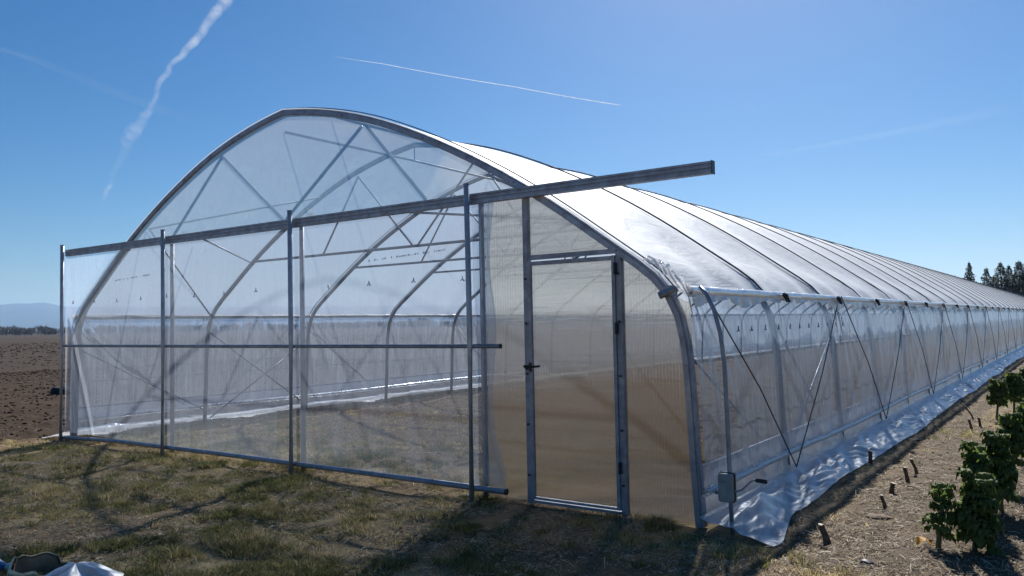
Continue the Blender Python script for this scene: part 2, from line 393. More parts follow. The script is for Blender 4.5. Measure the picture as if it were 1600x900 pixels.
ARCH = LH + RH[::-1][1:]           # left foot -> ridge -> right foot
def arch_off(o_):
    P = np.array(ARCH); t = np.gradient(P, axis=0); t /= np.linalg.norm(t, axis=1)[:, None]
    return P + np.stack([-t[:, 1], t[:, 0]], 1)*o_
def arch_z(x):
    P = np.array(ARCH); m = P[:, 1] > 1.7
    return float(np.interp(x, P[m][:, 0], P[m][:, 1]))
# gable hoop: squared section with film-lock channel on its face
P = arch_off(-.04)
g = MB().sweep([(x, 0, z) for x, z in P], [(-.035, -.04), (.035, -.04), (.035, .035), (.012, .04), (.012, .028), (-.012, .028), (-.012, .04), (-.035, .035)], up=(0, 1, 0))
gh = part(g, 'gable_hoop', M['galv_dark'])
P = arch_off(-.045)
g = MB().sweep([(x, -.045, z) for x, z in P], [(-.022, -.006), (.022, -.006), (.022, .006), (.010, .008), (.006, .003), (-.006, .003), (-.010, .008), (-.022, .006)], up=(0, 1, 0))
part(g, 'film_lock', M['alu'], gh)
for i in range(4, len(ARCH)-4, 3):
    x, z = P[i]; part(MB().tube([(x, -.05, z), (x, -.062, z)], .009, 6), 'bolt', M['galv'], gh)
# inner hoops with tie bar and W struts; far ones without the small members
P = arch_off(-.035)
hoop_mb = MB().tube([(x, 0, z) for x, z in P], .034, 10, up=(0, 1, 0))
tie_mb = MB().tube([(1.34, 0, 2.70), (8.56, 0, 2.70)], .02, 8)
def strut_mb(a, b, y=0, r=.014):
    return MB().tube([(a[0], y, a[1]), (b[0], y, b[1])], r, 8)
ST = [((3.83, 3.80), (3.05, 2.70)), ((3.83, 3.80), (4.90, 2.70)), ((4.98, 2.70), (6.07, 3.80)), ((6.07, 3.80), (6.85, 2.70))]
hoop0 = hoop_mb.build('hoop', M['hoop'], smooth=True); hoop0.parent = root
tie0 = tie_mb.build('tie_bar', M['hoop'], smooth=True); tie0.parent = hoop0
st0 = [strut_mb(a, b).build('strut', M['galv'], smooth=True) for a, b in ST]
for s in st0: s.parent = hoop0
hang0 = MB().tube([(4.95, 0, 4.08), (4.95, 0, 3.88)], .010, 6).build('hanger', M['galv']); hang0.parent = hoop0
for i in range(1, NH):
    h = hoop0 if i == 1 else hoop0.copy()
    if i > 1: S.collection.objects.link(h); h.parent = root
    h.location = Vector((0, i*SP, 0)) - RO
    if i > 1:
        for s in ([tie0] if i > 12 else [tie0]+st0+[hang0]):
            if i > 26: break
            c = s.copy(); S.collection.objects.link(c); c.parent = h
# gable members
for a, b in [((3.74, 3.76), (2.66, 2.86)), ((3.74, 3.76), (4.90, 2.86)), ((4.96, 2.86), (6.22, 3.74)), ((6.28, 3.74), (7.11, 2.86))]:
    part(strut_mb(a, b, 0, .018), 'gable_strut', M['galv'], smooth=True)
hp = [(-.03, -.048), (.03, -.048), (.03, -.02), (.022, -.016), (.022, -.008), (.03, -.004), (.03, .014), (.022, .018), (.022, .026), (.03, .03), (.03, .048), (-.03, .048)]
rail = MB().sweep([(-.05, -.10, 2.795), (3.42, -.10, 2.782)], hp).sweep([(3.423, -.10, 2.782), (6.9, -.10, 2.776)], hp).sweep([(6.903, -.10, 2.776), (10.14, -.10, 2.768)], hp)
hr = part(rail, 'header_rail', M['alu'])
part(MB().box((10.141, -.134, 2.716), (10.146, -.066, 2.82)), 'end_cap', M['black'], hr)
for x in (2.63, 5.24, 7.82, 8.33, 9.27):
    z1 = 2.74 if x < 8.5 else arch_z(x)-.07
    if x < 8: mbp = MB().tube([(x, -.01, 0), (x, -.01, z1)], .028, 10)
    else: mbp = MB().box((x-.024, -.035, 0), (x+.024, .025, z1))
    part(mbp, 'upright', M['galv' if x < 8 else 'galv_dark'], smooth=x < 8)
for x in (-.02, 2.70, 5.25, 7.79):
    gp = part(MB().tube([(x, -.19, -.03), (x+.005, -.185, 1.5), (x-.01, -.18, 2.90)], .026, 12), 'guide_pole', M['galv_light'], smooth=True)
    part(MB().tube([(x-.01, -.18, 2.90), (x-.01, -.18, 2.915)], .028, 12), 'pole_cap', M['galv_dark'], gp)
# bolts on the door posts
mb = MB()
for x in (8.33, 9.27):
    for z in (.25, .7, 1.15, 1.6, 2.0):
        part(MB().tube([(x, -.036, z), (x, -.047, z)], .011, 6), 'bolt', M['black'])
# ridge and roof purlins
part(MB().tube([(4.95, y, 3.875+.01*math.sin(y)) for y in np.arange(0, LEN, SP)], .016, 8), 'ridge_purlin', M['galv'], smooth=True)
part(MB().tube([(5.75, y, 3.93) for y in np.arange(0, LEN+.1, SP)], .016, 8), 'roof_purlin', M['galv'], smooth=True)
def brace(a, b, r=.013, m='galv'): return part(MB().tube([a, b], r, 7), 'brace', M[m], smooth=True)
for sgn in (0, 1):
    X = lambda x: x if sgn == 0 else 9.9-x
    brace((X(2.0), .03, 3.0), (X(3.1), 2.17, 3.58)); brace((X(2.0), .03, 3.0), (X(.20), 2.17, 1.84))
    brace((X(3.2), .05, 2.78), (X(1.34), 2.17, 2.68))
    brace((X(.06), 2.25, 1.55), (X(.06), 4.35, .10)); brace((X(.06), 2.25, .08), (X(.06), 4.35, 1.35))
    brace((X(.06), .05, 1.33), (X(.06), 2.15, .22), .011)
# eave rails wrapped in film
NY = 420
yy = np.concatenate([np.arange(-.04, 22, .05), np.linspace(22.1, LEN+.05, 420)])
def eave(side):
    x0 = 9.87 if side else .03; sg = 1 if side else -1
    er = part(MB().tube([(x0, y, 1.83) for y in np.arange(0, LEN+.1, SP)], .026, 8), 'eave_rail', M['galv'], smooth=True)
    th = np.linspace(-2.6, 2.0, 14); Y, T = np.meshgrid(yy, th, indexing='ij')
    r = .040+.010*(fbm(Y*2.2, T*1.1, 5+side)-.3)
    X = x0+sg*(.012+r*np.cos(T)); Z = 1.832+r*np.sin(T)*1.0
    part(MB().grid(X, Y, Z), 'film_roll', M['wrap'], er, smooth=True)
    # the loose hem of the roof film below the rail, in scallops between the hoops
    if not side: return
    v = np.linspace(0, 1, 7); Y, Vv = np.meshgrid(yy, v, indexing='ij')
    u = (Y/SP) % 1; n_ = fbm(Y*1.7, Y*0+side*7, 77, 3)
    drop = np.clip(.02+.10*np.abs(np.sin(u*math.pi*2+n_*3))*(n_ > .35)*1.3*n_, .015, .13)
    X = x0+sg*(.068+.012*np.sin(Y*23)*Vv+.006*Vv); Z = 1.80-Vv*drop
    part(MB().grid(X, Y, Z), 'film_hem', M['wrap'], er, smooth=True)
eave(0); eave(1)
# roof film: dips between the hoops, small wrinkles near the eave
P = arch_off(.004); P = P[(P[:, 1] > 1.73)]
n0 = len(P); T = np.gradient(P, axis=0); T /= np.linalg.norm(T, axis=1)[:, None]; Nn = np.stack([-T[:, 1], T[:, 0]], 1)
yr = np.concatenate([np.arange(-.05, 26.4, SP/22), np.arange(26.4, LEN+.06, SP/8)])
Yg, Ig = np.meshgrid(yr, np.arange(n0), indexing='ij')
u = (Yg/SP) % 1; sarc = np.linspace(0, 1, n0)[None, :]; edge = np.minimum(sarc, 1-sarc)*2
sag = -.045*np.sin(u*math.pi)**1.3*np.clip(edge*6, 0, 1)
kn = np.minimum(u, 1-u)
bayn = vnoise(np.floor(Yg/SP)+.5, np.floor(sarc*3)*0+.5, 8)
wr = .010*np.sin((Yg*6+sarc*26+bayn*9))*np.exp(-edge*7)*1.1 + .012*(fbm(Yg*1.6, sarc*14+Yg*.4, 15, 3)-.5)*np.clip(u*(1-u)*6, 0, 1)
wr += .012*np.exp(-edge*5)*np.cos(2*math.pi*(u*3+sarc*7))*np.clip(1-edge*3, 0, 1)
off = np.where((Yg < 0), -.0, sag*(.6+.8*bayn)+wr*1.3)
off = np.where(kn < .02, off*.2, off)
Xg = P[None, :, 0]+Nn[None, :, 0]*off; Zg = P[None, :, 1]+Nn[None, :, 1]*off
part(MB().grid(Xg, Yg, Zg), 'roof_film', M['roof_film'], smooth=True)
# ropes over the roof at every hoop, with the dark fixing at the eave
P2 = arch_off(.022); P2 = P2[P2[:, 1] > 1.80]
rope = MB().tube([(x, 0, z) for x, z in P2], .0095, 6, up=(0, 1, 0)).build('roof_rope', M['rope'])
kmb = MB()
for x0, sg in ((9.95, 1), (-.05, -1)):
    for k in range(7):
        a_ = k*.9; kmb.tube([(x0+.02*math.cos(a_), -.05+.015*k, 1.83+.03*math.sin(a_)), (x0+sg*.03, -.04+.015*k, 1.80+.035*math.cos(a_*1.7))], .014, 5)
fix = kmb.build('rope_fixing', M['black'])
for i in range(1, NH):
    r = rope if i == 1 else rope.copy(); f_ = fix if i == 1 else fix.copy()
    if i > 1: S.collection.objects.link(r); S.collection.objects.link(f_)
    r.parent = root; r.location = Vector((0, i*SP+.03*math.sin(i*2.1), 0))-RO
    f_.parent = r; f_.location = (0, 0, 0)
r = MB().tube([(x, .03+.0*x, z) for x, z in P2], .006, 5, up=(0, 1, 0)); part(r, 'roof_rope', M['rope'])
# side curtains with roll tube; folds fan out of the eave fixings
def side(sd_):
    X0 = 9.925 if sd_ else -.025; sg = 1 if sd_ else -1
    z = np.linspace(1.80, .27, 34); y = np.concatenate([np.arange(-.035, 24, .035), np.linspace(24.05, LEN, 700)])
    Y, Z = np.meshgrid(y, z, indexing='ij'); d = 1.86-Z
    k = np.round(Y/(2*SP))*(2*SP); s_ = (Y-k)/(.10+d*.95)
    k1 = np.round(Y/SP)*SP; s1 = (Y-k1)/(.12+d*.5)
    jit = vnoise(k/(SP)+.3, Z*0+2.5, 12)*6
    fold = np.sin(s_*15+jit)*np.exp(-(s_/1.1)**2)*.020*np.exp(-d*.75)*np.clip(d*9, 0, 1)
    fold += np.sin(s1*19+jit*1.7)*np.exp(-(s1/.9)**2)*.012*np.exp(-d*1.6)*np.clip(d*9, 0, 1)
    fold += (fbm(Y*4.5, Z*.55+Y*.2, 50+sd_, 3)-.5)*.030
    bow = .02*np.sin(np.clip(d/1.55, 0, 1)*math.pi)
    wallx = np.interp(Z, [0, .5, 1, 1.4, 1.65, 1.79], [9.965, 9.93, 9.915, 9.89, 9.86, 9.83])
    X = (wallx if sd_ else 9.9-wallx)+sg*(.048+fold-bow*.3)
    cu = part(MB().grid(X, Y, Z), 'side_curtain', M['side_film' if sd_ else 'side_film_far'], smooth=True)
    part(MB().tube([(X0+sg*.05, yy_, .27+.012*math.sin(yy_*.9)) for yy_ in np.arange(.35 if sd_ else 0, LEN, .8)], .024 if sd_ else .034, 10), 'roll_tube', M['galv' if sd_ else 'polished'], cu, smooth=True)
    zz = .27+.012*np.sin(y*.9); th = np.linspace(0, 5.5, 14); Yt, Tt = np.meshgrid(y[::2], th, indexing='ij')
    rr = .027+.012*Tt/5.5+.004*fbm(Yt*3, Tt, 4)
    if sd_: part(MB().grid(X0+sg*.05+sg*rr*np.sin(Tt), Yt, .27+.012*np.sin(Yt*.9)+rr*np.cos(Tt)), 'rolled_film', M['wrap'], cu, smooth=True)
    # fixed lower film and the skirt spread on the ground
    zl = np.linspace(.47, .03, 12); Y, Z = np.meshgrid(y, zl, indexing='ij')
    n_ = fbm(Y*2.5, Z*3, 60+sd_, 3)-.5
    X = X0+sg*(.012+.05*n_*np.clip((.47-Z)*3.5, 0, 1)+.10*np.clip((.2-Z)/.2, 0, 1)**2)
    Zt = Z+.02*(fbm(Y*.8, Y*0+1, 70)-.5)*(Z > .4)
    lf = part(MB().grid(X, Y, Zt), 'lower_film', M['low_film'], smooth=True)
    part(MB().tube([(X0+sg*.003, a_, .455) for a_ in np.arange(.02, LEN, SP)], .009, 6), 'wiggle_wire', M['galv'], lf)
    u = np.linspace(0, 1, 26); ys = np.concatenate([np.linspace(-.17, 0, 5)[:-1], y])
    Y, Uu = np.meshgrid(ys, u, indexing='ij')
    ew = .44+.07*(fbm(Y*.45, Y*0+5, 80, 3)-.5)*2+.16*np.exp(-((Y+.05)/.5)**2)
    if sd_ == 0: ew = ew*.9
    cr = fbm(Y*.9+Uu*.8, Uu*1.6+Y*.2, 90+sd_, 3)
    ridge = 1-np.abs(2*cr-1)
    tri = lambda q: np.abs((q % 1)*2-1)
    crease = tri(Y*1.15+Uu*1.7+2.6*fbm(Y*.8, Uu*1.5, 120, 2))*.6+tri(Y*2.3-Uu*2.4+2.9*fbm(Y*.9+4, Uu*2, 121, 2))*.4
    Z = .018+.10*(1-Uu)**2.2*.9+.055*(crease-.3)*np.sin(Uu*math.pi)**.7*np.clip(2.2*fbm(Y*.7, Uu*0+2, 131, 3)-.6, .1, 1)+.06*np.clip(ridge-.62, 0, 1)*np.sin(Uu*math.pi)+.008*(fbm(Y*4, Uu*4, 99, 3)-.5)*np.clip(Uu*5, 0, 1)
    Z = Z+.11*np.exp(-((Uu-.45)/.18)**2)*np.exp(-((Y-.55)/.45)**2)
    Xs = X0+sg*(.05+Uu*ew)
    Yw = Y+.06*(fbm(Y*3, Uu*3, 101)-.5)*Uu-.05*np.exp(-((Y)/.3)**2)*Uu
    gzv = gz(Xs.ravel(), Yw.ravel()).reshape(Xs.shape)
    part(MB().grid(Xs, Yw, np.maximum(Z+gzv*np.clip(Uu*3, 0, 1), gzv+.012)), 'ground_skirt', M['skirt' if sd_ else 'wrap'], lf, smooth=True)  # left skirt takes the whiter film: its sunlit strip is put into the colour
    # zigzag ropes outside the curtain
    for k in range(0, 24):
        y0 = k*2*SP; X1 = X0+sg*.085
        mb = MB().tube([(X0+sg*.04, y0+.06, 1.86), (X1, y0+SP*.55, .98), (X1, y0+SP+.02, .12)], .0065, 5)
        mb.tube([(X1, y0+SP+.02, .12), (X1, y0+SP*1.5, .99), (X0+sg*.04, y0+2*SP-.04, 1.86)], .0065, 5)
        part(mb, 'side_rope', M['rope'])
    part(MB().tube([(X0+sg*-.02, y_, .84) for y_ in np.arange(0, LEN, SP)], .005, 5), 'side_wire', M['galv'])
side(0); side(1)
# gable film above the header rail
def gfilm(x0, x1, zlo, zhi, y0, nx, nz, seed, amp=.012):
    xs = np.linspace(x0, x1, nx); t = np.linspace(0, 1, nz); X, Tt = np.meshgrid(xs, t, indexing='ij')
    lo = np.array([zlo(x) for x in xs])[:, None]; hi = np.array([zhi(x) for x in xs])[:, None]
    Z = lo+(hi-lo)*Tt
    return MB().grid(X, y0+amp*(fbm(X*1.4, Z*1.4, seed, 3)-.5), Z)
part(gfilm(1.4, 8.5, lambda x: 2.83, lambda x: max(arch_z(x)-.03, 2.835), -.032, 90, 20, 5), 'gable_film', M['gable_film'], smooth=True)
# front roll-up curtain: hangs in front of the arch from the header rail
xs = np.linspace(-.06, 8.02, 170); zt = np.linspace(2.755, .115, 70); X, Z = np.meshgrid(xs, zt, indexing='ij')
tt = np.clip((.55-Z)/.45, 0, 1)
edgew = np.clip((X-6.6)/1.42, 0, 1)
X2 = X+edgew*tt*.10+edgew*.03*np.sin(Z*5)
Y2 = -.115+.014*(fbm(X*1.1, Z*.9, 33, 3)-.5)+.03*edgew*tt*np.sin(X*9+Z*16)+.008*np.sin(X*11+Z*1.5)*np.clip((2.9-Z)/2.5, 0, 1)
fc = part(MB().grid(X2, Y2, Z), 'front_curtain', M['front_film'], smooth=True)
xe = np.linspace(0, 1, 14); X, Z = np.meshgrid(xe, np.linspace(2.74, .14, 60), indexing='ij'); t3 = np.clip((.55-Z)/.45, 0, 1)
fw = .20+.05*fbm(Z*2, Z*0, 71)
part(MB().grid(8.03-fw*(1-X)+.025*np.sin(Z*5)*X+.10*t3*X, -.128-.012*np.sin(X*14+Z*3)-.02*t3*np.sin(X*9+Z*16), Z), 'curtain_edge', M['front_film'], fc, smooth=True)
part(MB().tube([(-.06, -.14, 1.40), (4, -.14, 1.395), (8.11, -.14, 1.40)], .021, 10), 'mid_tube', M['galv'], fc, smooth=True)
part(MB().tube([(8.111, -.14, 1.40), (8.118, -.14, 1.40)], .023, 10), 'end_plug', M['black'], fc)
part(MB().tube([(-.08, -.135, .035), (1.5, -.135, .085), (4, -.135, .10), (6.6, -.135, .10), (8.14, -.135, .10)], .028, 12), 'bottom_tube', M['galv'], fc, smooth=True)
part(MB().tube([(8.141, -.135, .10), (8.15, -.135, .10)], .030, 10), 'end_plug', M['black'], fc)
# printed marks on the film (illegible at this distance: rows of small dashes, sprig marks)
def ink_row(x0, x1, z0, z1, y, hgt, seed, name, par, axis='x', X=None):
    r_ = random.Random(seed); mb = MB(); x = x0
    while x < x1:
        wl = r_.uniform(.016, .03); g_ = 0 if r_.random() > .16 else .05
        z = z0+(z1-z0)*(x-x0)/(x1-x0); h_ = hgt*r_.uniform(.7, 1)
        for sx in (0, wl*.62):
            if r_.random() < .85: mb.box((x+sx, y, z), (x+sx+.005, y+.001, z+h_))
        if r_.random() < .6: mb.box((x, y-.0012, z+h_*r_.choice((0, .45, .85))), (x+wl*.7, y-.0002, z+h_*r_.choice((0, .45, .85))+.006)) if False else mb.box((x+.006, y, z+h_*.45), (x+wl*.6, y+.001, z+h_*.45+.006))
        x += wl+.008+g_
    part(mb, name, M['faint'], par)
ink_row(1.45, 2.35, 2.30, 2.335, -.150, .024, 3, 'printed_text', fc)
ink_row(6.45, 7.55, 2.265, 2.31, -.150, .024, 4, 'printed_text', fc)
def sprig(mb, cx, cz, y, s, axis, seed):
    r_ = random.Random(seed)
    for dx, dz, ex, ez in ((0, 1, 0, .25), (0, .45, .45, 0), (0, .45, -.45, 0), (0, .8, .25, .55), (-.6, -.02, -.2, .02), (.2, .02, .6, -.02)):
        if r_.random() < .15: continue
        a_ = (cx+dx*s, cz+dz*s); b_ = (cx+ex*s, cz+ez*s)
        if axis == 'x': mb.tube([(a_[0], y, a_[1]), (b_[0], y, b_[1])], .0045, 4)
        else: mb.tube([(y, a_[0], a_[1]), (y, b_[0], b_[1])], .0045, 4)
M['ink2'] = plain('blurred ink', (.16, .17, .21), .8)
for i, x in enumerate(np.arange(.25, 7.9, .62)):
    mb = MB(); sprig(mb, x, 2.02+.01*math.sin(x*3), -.150, .045, 'x', i)
    part(mb, 'printed_mark', M['faint'], fc)
for i, y in enumerate(np.arange(.72, 4.6, .36)):
    mb = MB(); sprig(mb, y+.03*math.sin(i*5), 1.50, 10.005, .045, 'y', i)
    part(mb, 'printed_mark', M['ink2'])
# polycarbonate panels beside and above the door
def panel(x0, x1, z0, zf, y, n=10, name='panel', par=None):
    xs = np.linspace(x0, x1, n); mb = MB()
    t = np.array([0., 1.]); X, T_ = np.meshgrid(xs, t, indexing='ij'); hi = np.array([zf(x) for x in xs])[:, None]
    Z = z0+(hi-z0)*T_; V = np.stack([X, np.full_like(X, y), Z], -1).reshape(-1, 3); V2_ = V+np.array([0, .01, 0]); m = 2*n
    F_ = []
    for i in range(n-1):
        q = 2*i; F_ += [(q, q+2, q+3, q+1), (m+q, m+q+1, m+q+3, m+q+2), (q, m+q, m+q+2, q+2), (q+1, q+3, m+q+3, m+q+1)]
    F_ += [(0, 1, m+1, m), (m-2, 2*m-2, 2*m-1, m-1)]
    mb.add(np.concatenate([V, V2_]), F_)
    return part(mb, name, M['poly'], par)
panel(7.85, 8.31, .01, lambda x: 2.74, .002, name='side_panel')
panel(9.29, 9.88, .01, lambda x: arch_z(min(x, 9.80))-.05 if x < 9.8 else 1.75, .002, 14, name='side_panel')
panel(8.35, 9.25, 2.215, lambda x: min(2.74, arch_z(x)-.05), .002, 12, name='top_panel')
part(MB().box((8.352, -.03, 2.175), (9.247, .02, 2.212)), 'door_lintel', M['galv_dark'])
part(MB().tube([(8.36, -.03, 2.168), (9.24, -.03, 2.173)], .004, 6), 'weather_strip', M['wrap'])
# hinged door
door = empty('door', Vector((8.36, -.02, 0))-RO, root)
fr = MB(); fr.box((8.362, -.05, .045), (8.392, -.018, 2.155)); fr.box((9.213, -.05, .045), (9.243, -.018, 2.155))
fr.box((8.393, -.05, 2.118), (9.212, -.018, 2.152)); fr.box((8.393, -.05, .045), (9.212, -.018, .066))
part(fr, 'door_frame', M['galv_dark'], door)
panel(8.394, 9.211, .076, lambda x: 2.117, -.03, 6, 'door_panel', door)
part(MB().box((8.36, -.052, .015), (9.245, .0, .035)), 'threshold', M['galv'], door)
hd = MB().tube([(8.375, -.05, 1.215), (8.375, -.085, 1.215)], .012, 8).tube([(8.33, -.085, 1.222), (8.44, -.088, 1.217), (8.495, -.082, 1.222)], .010, 8).box((8.365, -.062, 1.17), (8.386, -.051, 1.25))
hd.tube([(8.33, -.085, 1.222), (8.33, -.06, 1.205), (8.335, -.045, 1.19)], .011, 6)
part(hd, 'handle', M['black'], door)
for z in (.35, 1.5, 2.0):
    part(MB().box((9.236, -.058, z), (9.262, -.04, z+.09)).tube([(9.249, -.062, z-.005), (9.249, -.062, z+.095)], .008, 6), 'hinge', M['black'], door)
# crumpled film end and clip at the right shoulder
u = np.linspace(0, 1, 46); v = np.linspace(0, 1, 16); U_, V_ = np.meshgrid(u, v, indexing='ij')
cx = 9.52+.38*U_; cz = 2.105-.30*U_**1.5
tz = lambda q: np.abs((q % 1)*2-1)
nn = tz(U_*5+V_*2.2+1.5*fbm(U_*3, V_*2, 44, 2))-.5
wd_ = .035+.05*U_*tz(U_*3.3+.4)
part(MB().grid(cx+.012*nn+.4*wd_*(V_-.3), -.062-.028*nn*np.sin(V_*math.pi)+.07*(V_-.3), cz+.018*nn+wd_*(V_-.35)*1.2), 'bunched_film', M['wrap'])
part(MB().box((9.70, -.075, 1.80), (9.80, -.05, 1.88)).tube([(9.66, -.09, 1.80), (9.80, -.05, 1.86)], .03, 8), 'corner_clip', M['galv'])
# bent guide pipe and winch
gp = MB().tube([(9.98, -.03, 1.86), (10.04, -.05, 1.80), (10.10, -.06, 1.68), (10.145, -.06, 1.50), (10.17, -.06, 1.28), (10.18, -.06, .9), (10.185, -.06, .4), (10.19, -.06, -.02)], .017, 10, up=(0, 1, 0))
part(gp, 'guide_pipe', M['galv'], smooth=True)
win = empty('winch', Vector((10.17, -.08, .34))-RO, root)
bx = MB()
def rbox(mb, x0, x1, y0, y1, z0, z1, c=.012):
    pr = [(x0+c, z0), (x1-c, z0), (x1, z0+c), (x1, z1-c), (x1-c, z1), (x0+c, z1), (x0, z1-c), (x0, z0+c)]
    V = [(a, y, b) for y in (y0, y1) for a, b in pr]
    mb.add(V, [tuple(range(8)), tuple(range(8, 16))[::-1]]+[(i, i+8, (i+1) % 8+8, (i+1) % 8) for i in range(8)])
rbox(bx, 10.115, 10.225, -.125, -.083, .235, .445)
part(bx, 'housing', M['box'], win)
bx = MB(); rbox(bx, 10.108, 10.232, -.082, -.06, .228, .452)
part(bx, 'back_plate', M['black'], win)
bx = MB()
for x in (10.13, 10.21):
    for z in (.25, .43): bx.tube([(x, -.125, z), (x, -.130, z)], .006, 6)
bx.tube([(10.14, -.125, .385), (10.165, -.128, .392)], .008, 6)
part(bx, 'screws', M['galv_dark'], win)
ck = part(MB().tube([(10.225, -.10, .315), (10.265, -.10, .325), (10.29, -.10, .335), (10.36, -.10, .405), (10.385, -.10, .415), (10.40, -.10, .415)], .007, 8, up=(0, 1, 0)), 'crank_handle', M['galv_dark'], win, smooth=True)
part(MB().tube([(10.395, -.10, .415), (10.40, -.10, .416), (10.475, -.10, .412), (10.48, -.10, .412)], .015, 10, up=(0, 1, 0), scale=[.7, 1, 1.1, .8]), 'grip', M['black'], ck, smooth=True)
part(MB().tube([(10.17, -.07, .30), (10.06, -.03, .28), (9.98, .3, .272)], .014, 8), 'drive_shaft', M['galv'], win, smooth=True)
# far gable
mb = MB(); xs = np.linspace(.1, 9.8, 30); X, T_ = np.meshgrid(xs, np.array([0., .5, 1.]), indexing='ij')
hi = np.array([arch_z(min(max(x, .15), 9.75)) for x in xs])[:, None]
part(mb.grid(X, np.full_like(X, LEN), hi*T_), 'rear_gable_film', M['low_film'])

# ------------------------------------------------------------ grass, straw and clods lying about
def scatter(n, x0, x1, y0, y1, fn):
    out = []; tot = 0
    while tot < n:
        x = rng.uniform(x0, x1, n*2); y = rng.uniform(y0, y1, n*2); k_ = rng.uniform(0, 1, n*2) < fn(x, y)
        out.append(np.stack([x[k_], y[k_]], 1)); tot += k_.sum()
        if len(out) > 40: break
    return np.concatenate(out)[:n]
def infront(x, y):
    dx, dy = x-CAM.x, y-CAM.y; dep = dx*Fw.x+dy*Fw.y; lat = dx*Rt.x+dy*Rt.y
    return (dep > 1.2)*(np.abs(lat) < dep*.72+.7)
def grass_d(x, y):
    f, s, g = masks(x, y); cl = fbm(x*4, y*4, 17, 3); d_ = np.hypot(x-CAM.x, y-CAM.y)
    return np.clip(g*.95*np.clip((cl-.36)*4, .03, 1), 0, 1)*infront(x, y)*np.clip(7/d_, .2, 1)*np.where((x > 9.8)*(x < 10.62)*(y > -.3), 0, 1)
pg = scatter(120000, -3, 14, -6, 9, grass_d); k0 = len(pg)
tc = scatter(5200, -3, 14, -6, 7, lambda x, y: grass_d(x, y)**1.5); nb_ = 38; tr_ = rng.uniform(.02, .085, len(tc))
ta = rng.uniform(0, 6.283, (len(tc), nb_)); tq = np.sqrt(rng.uniform(0, 1, (len(tc), nb_)))*tr_[:, None]
pt = np.stack([tc[:, 0, None]+np.cos(ta)*tq, tc[:, 1, None]+np.sin(ta)*tq*.8], -1).reshape(-1, 2)
pg = np.concatenate([pg, pt]); k = len(pg); tuft = np.r_[np.zeros(k0), np.repeat(1+8*tr_, nb_)]
tt_ = np.r_[rng.normal(.45, .28, k0), np.repeat(rng.normal(.22, .22, len(tc)), nb_)+rng.normal(0, .1, len(pt))]
hh = rng.uniform(.012, .04, k)*(.45+1.3*fbm(pg[:, 0]*2.5, pg[:, 1]*2.5, 19, 3)**1.3)*(1+.45*tuft); an = rng.uniform(0, 6.283, k)
wd = rng.uniform(.0014, .0032, k); ln = rng.uniform(.3, 1.4, k)*hh; la = np.where(tuft > 0, np.r_[np.zeros(k0), ta.ravel()]+rng.normal(0, .5, k), rng.uniform(0, 6.283, k))
b = np.stack([pg[:, 0], pg[:, 1], gz(pg[:, 0], pg[:, 1])-.004], 1); dx = np.stack([np.cos(an)*wd, np.sin(an)*wd, np.zeros(k)], 1)
mid = b+np.stack([np.cos(la)*ln*.35, np.sin(la)*ln*.35, hh*.65], 1); tip = b+np.stack([np.cos(la)*ln, np.sin(la)*ln, hh], 1)
V = np.stack([b-dx, b+dx, mid+dx*.8, tip+dx*.2, tip-dx*.2, mid-dx*.8], 1).reshape(-1, 3)
o6 = np.arange(k)[:, None]*6; Fi = np.concatenate([o6+np.array([0, 1, 2, 5]), o6+np.array([5, 2, 3, 4])])
tint = np.repeat(np.clip(tt_+(fbm(pg[:, 0]*1.5, pg[:, 1]*1.5, 23)-.5)*1.1, 0, 1), 6)
def blade_mat(name, stops, tr):
    a = N(name); f = a.n('ShaderNodeAttribute', attribute_name='tint').outputs['Fac']
    cr = a.n('ShaderNodeValToRGB', {'Fac': f}); e = cr.color_ramp.elements
    e[0].position = 0; e[0].color = (*stops[0], 1); e[1].position = 1; e[1].color = (*stops[-1], 1)
    for i, s in enumerate(stops[1:-1]): q_ = e.new((i+1)/(len(stops)-1)); q_.color = (*s, 1)
    c = cr.outputs[0]
    b = a.n('ShaderNodeBsdfPrincipled', {'Base Color': c, 'Roughness': .7}); b.inputs['Specular IOR Level'].default_value = .2
    return a.done(a.ms(tr, b.outputs[0], a.n('ShaderNodeBsdfTranslucent', {'Color': c}).outputs[0]))
tag(fast_mesh('grass', V, Fi, blade_mat('grass blades', [(.12, .13, .04), (.34, .29, .12), (.60, .46, .25), (.78, .62, .38)], .55), {'tint': tint}),
    'short patchy winter grass in front of the tunnel', 'grass', kind='stuff')
def straw_d(x, y):
    f, s, g = masks(x, y); cl = fbm(x*3, y*3, 27, 3); d_ = np.hypot(x-CAM.x, y-CAM.y)
    return np.clip((.95*(y < .3)*(f < .5)+.2+s*1.0)*np.clip((cl-.3)*3, .08, 1), 0, 1)*infront(x, y)*np.clip(8/d_, .15, 1)*np.where((x > 9.8)*(x < 10.40)*(y > -.15), 0, 1)
ps = scatter(190000, -3, 16, -6, 16, straw_d); k = len(ps)
ln = rng.uniform(.006, .03, k)*rng.choice([1, 1, 1, 1, 1, 2.6], k); wd = rng.uniform(.0012, .0032, k); an = rng.uniform(0, 6.283, k)
c = np.stack([ps[:, 0], ps[:, 1], gz(ps[:, 0], ps[:, 1])+rng.uniform(.002, .018, k)], 1)
d1 = np.stack([np.cos(an)*ln, np.sin(an)*ln, rng.normal(0, .22, k)*ln], 1); d2 = np.stack([-np.sin(an)*wd, np.cos(an)*wd, rng.normal(0, .5, k)*wd], 1)
bow = np.stack([np.zeros(k), np.zeros(k), rng.uniform(0, .25, k)*ln], 1)
V = np.stack([c-d1-d2*.6, c-d1+d2*.6, c+bow+d2, c+bow-d2, c+d1+d2*.5, c+d1-d2*.5], 1).reshape(-1, 3)
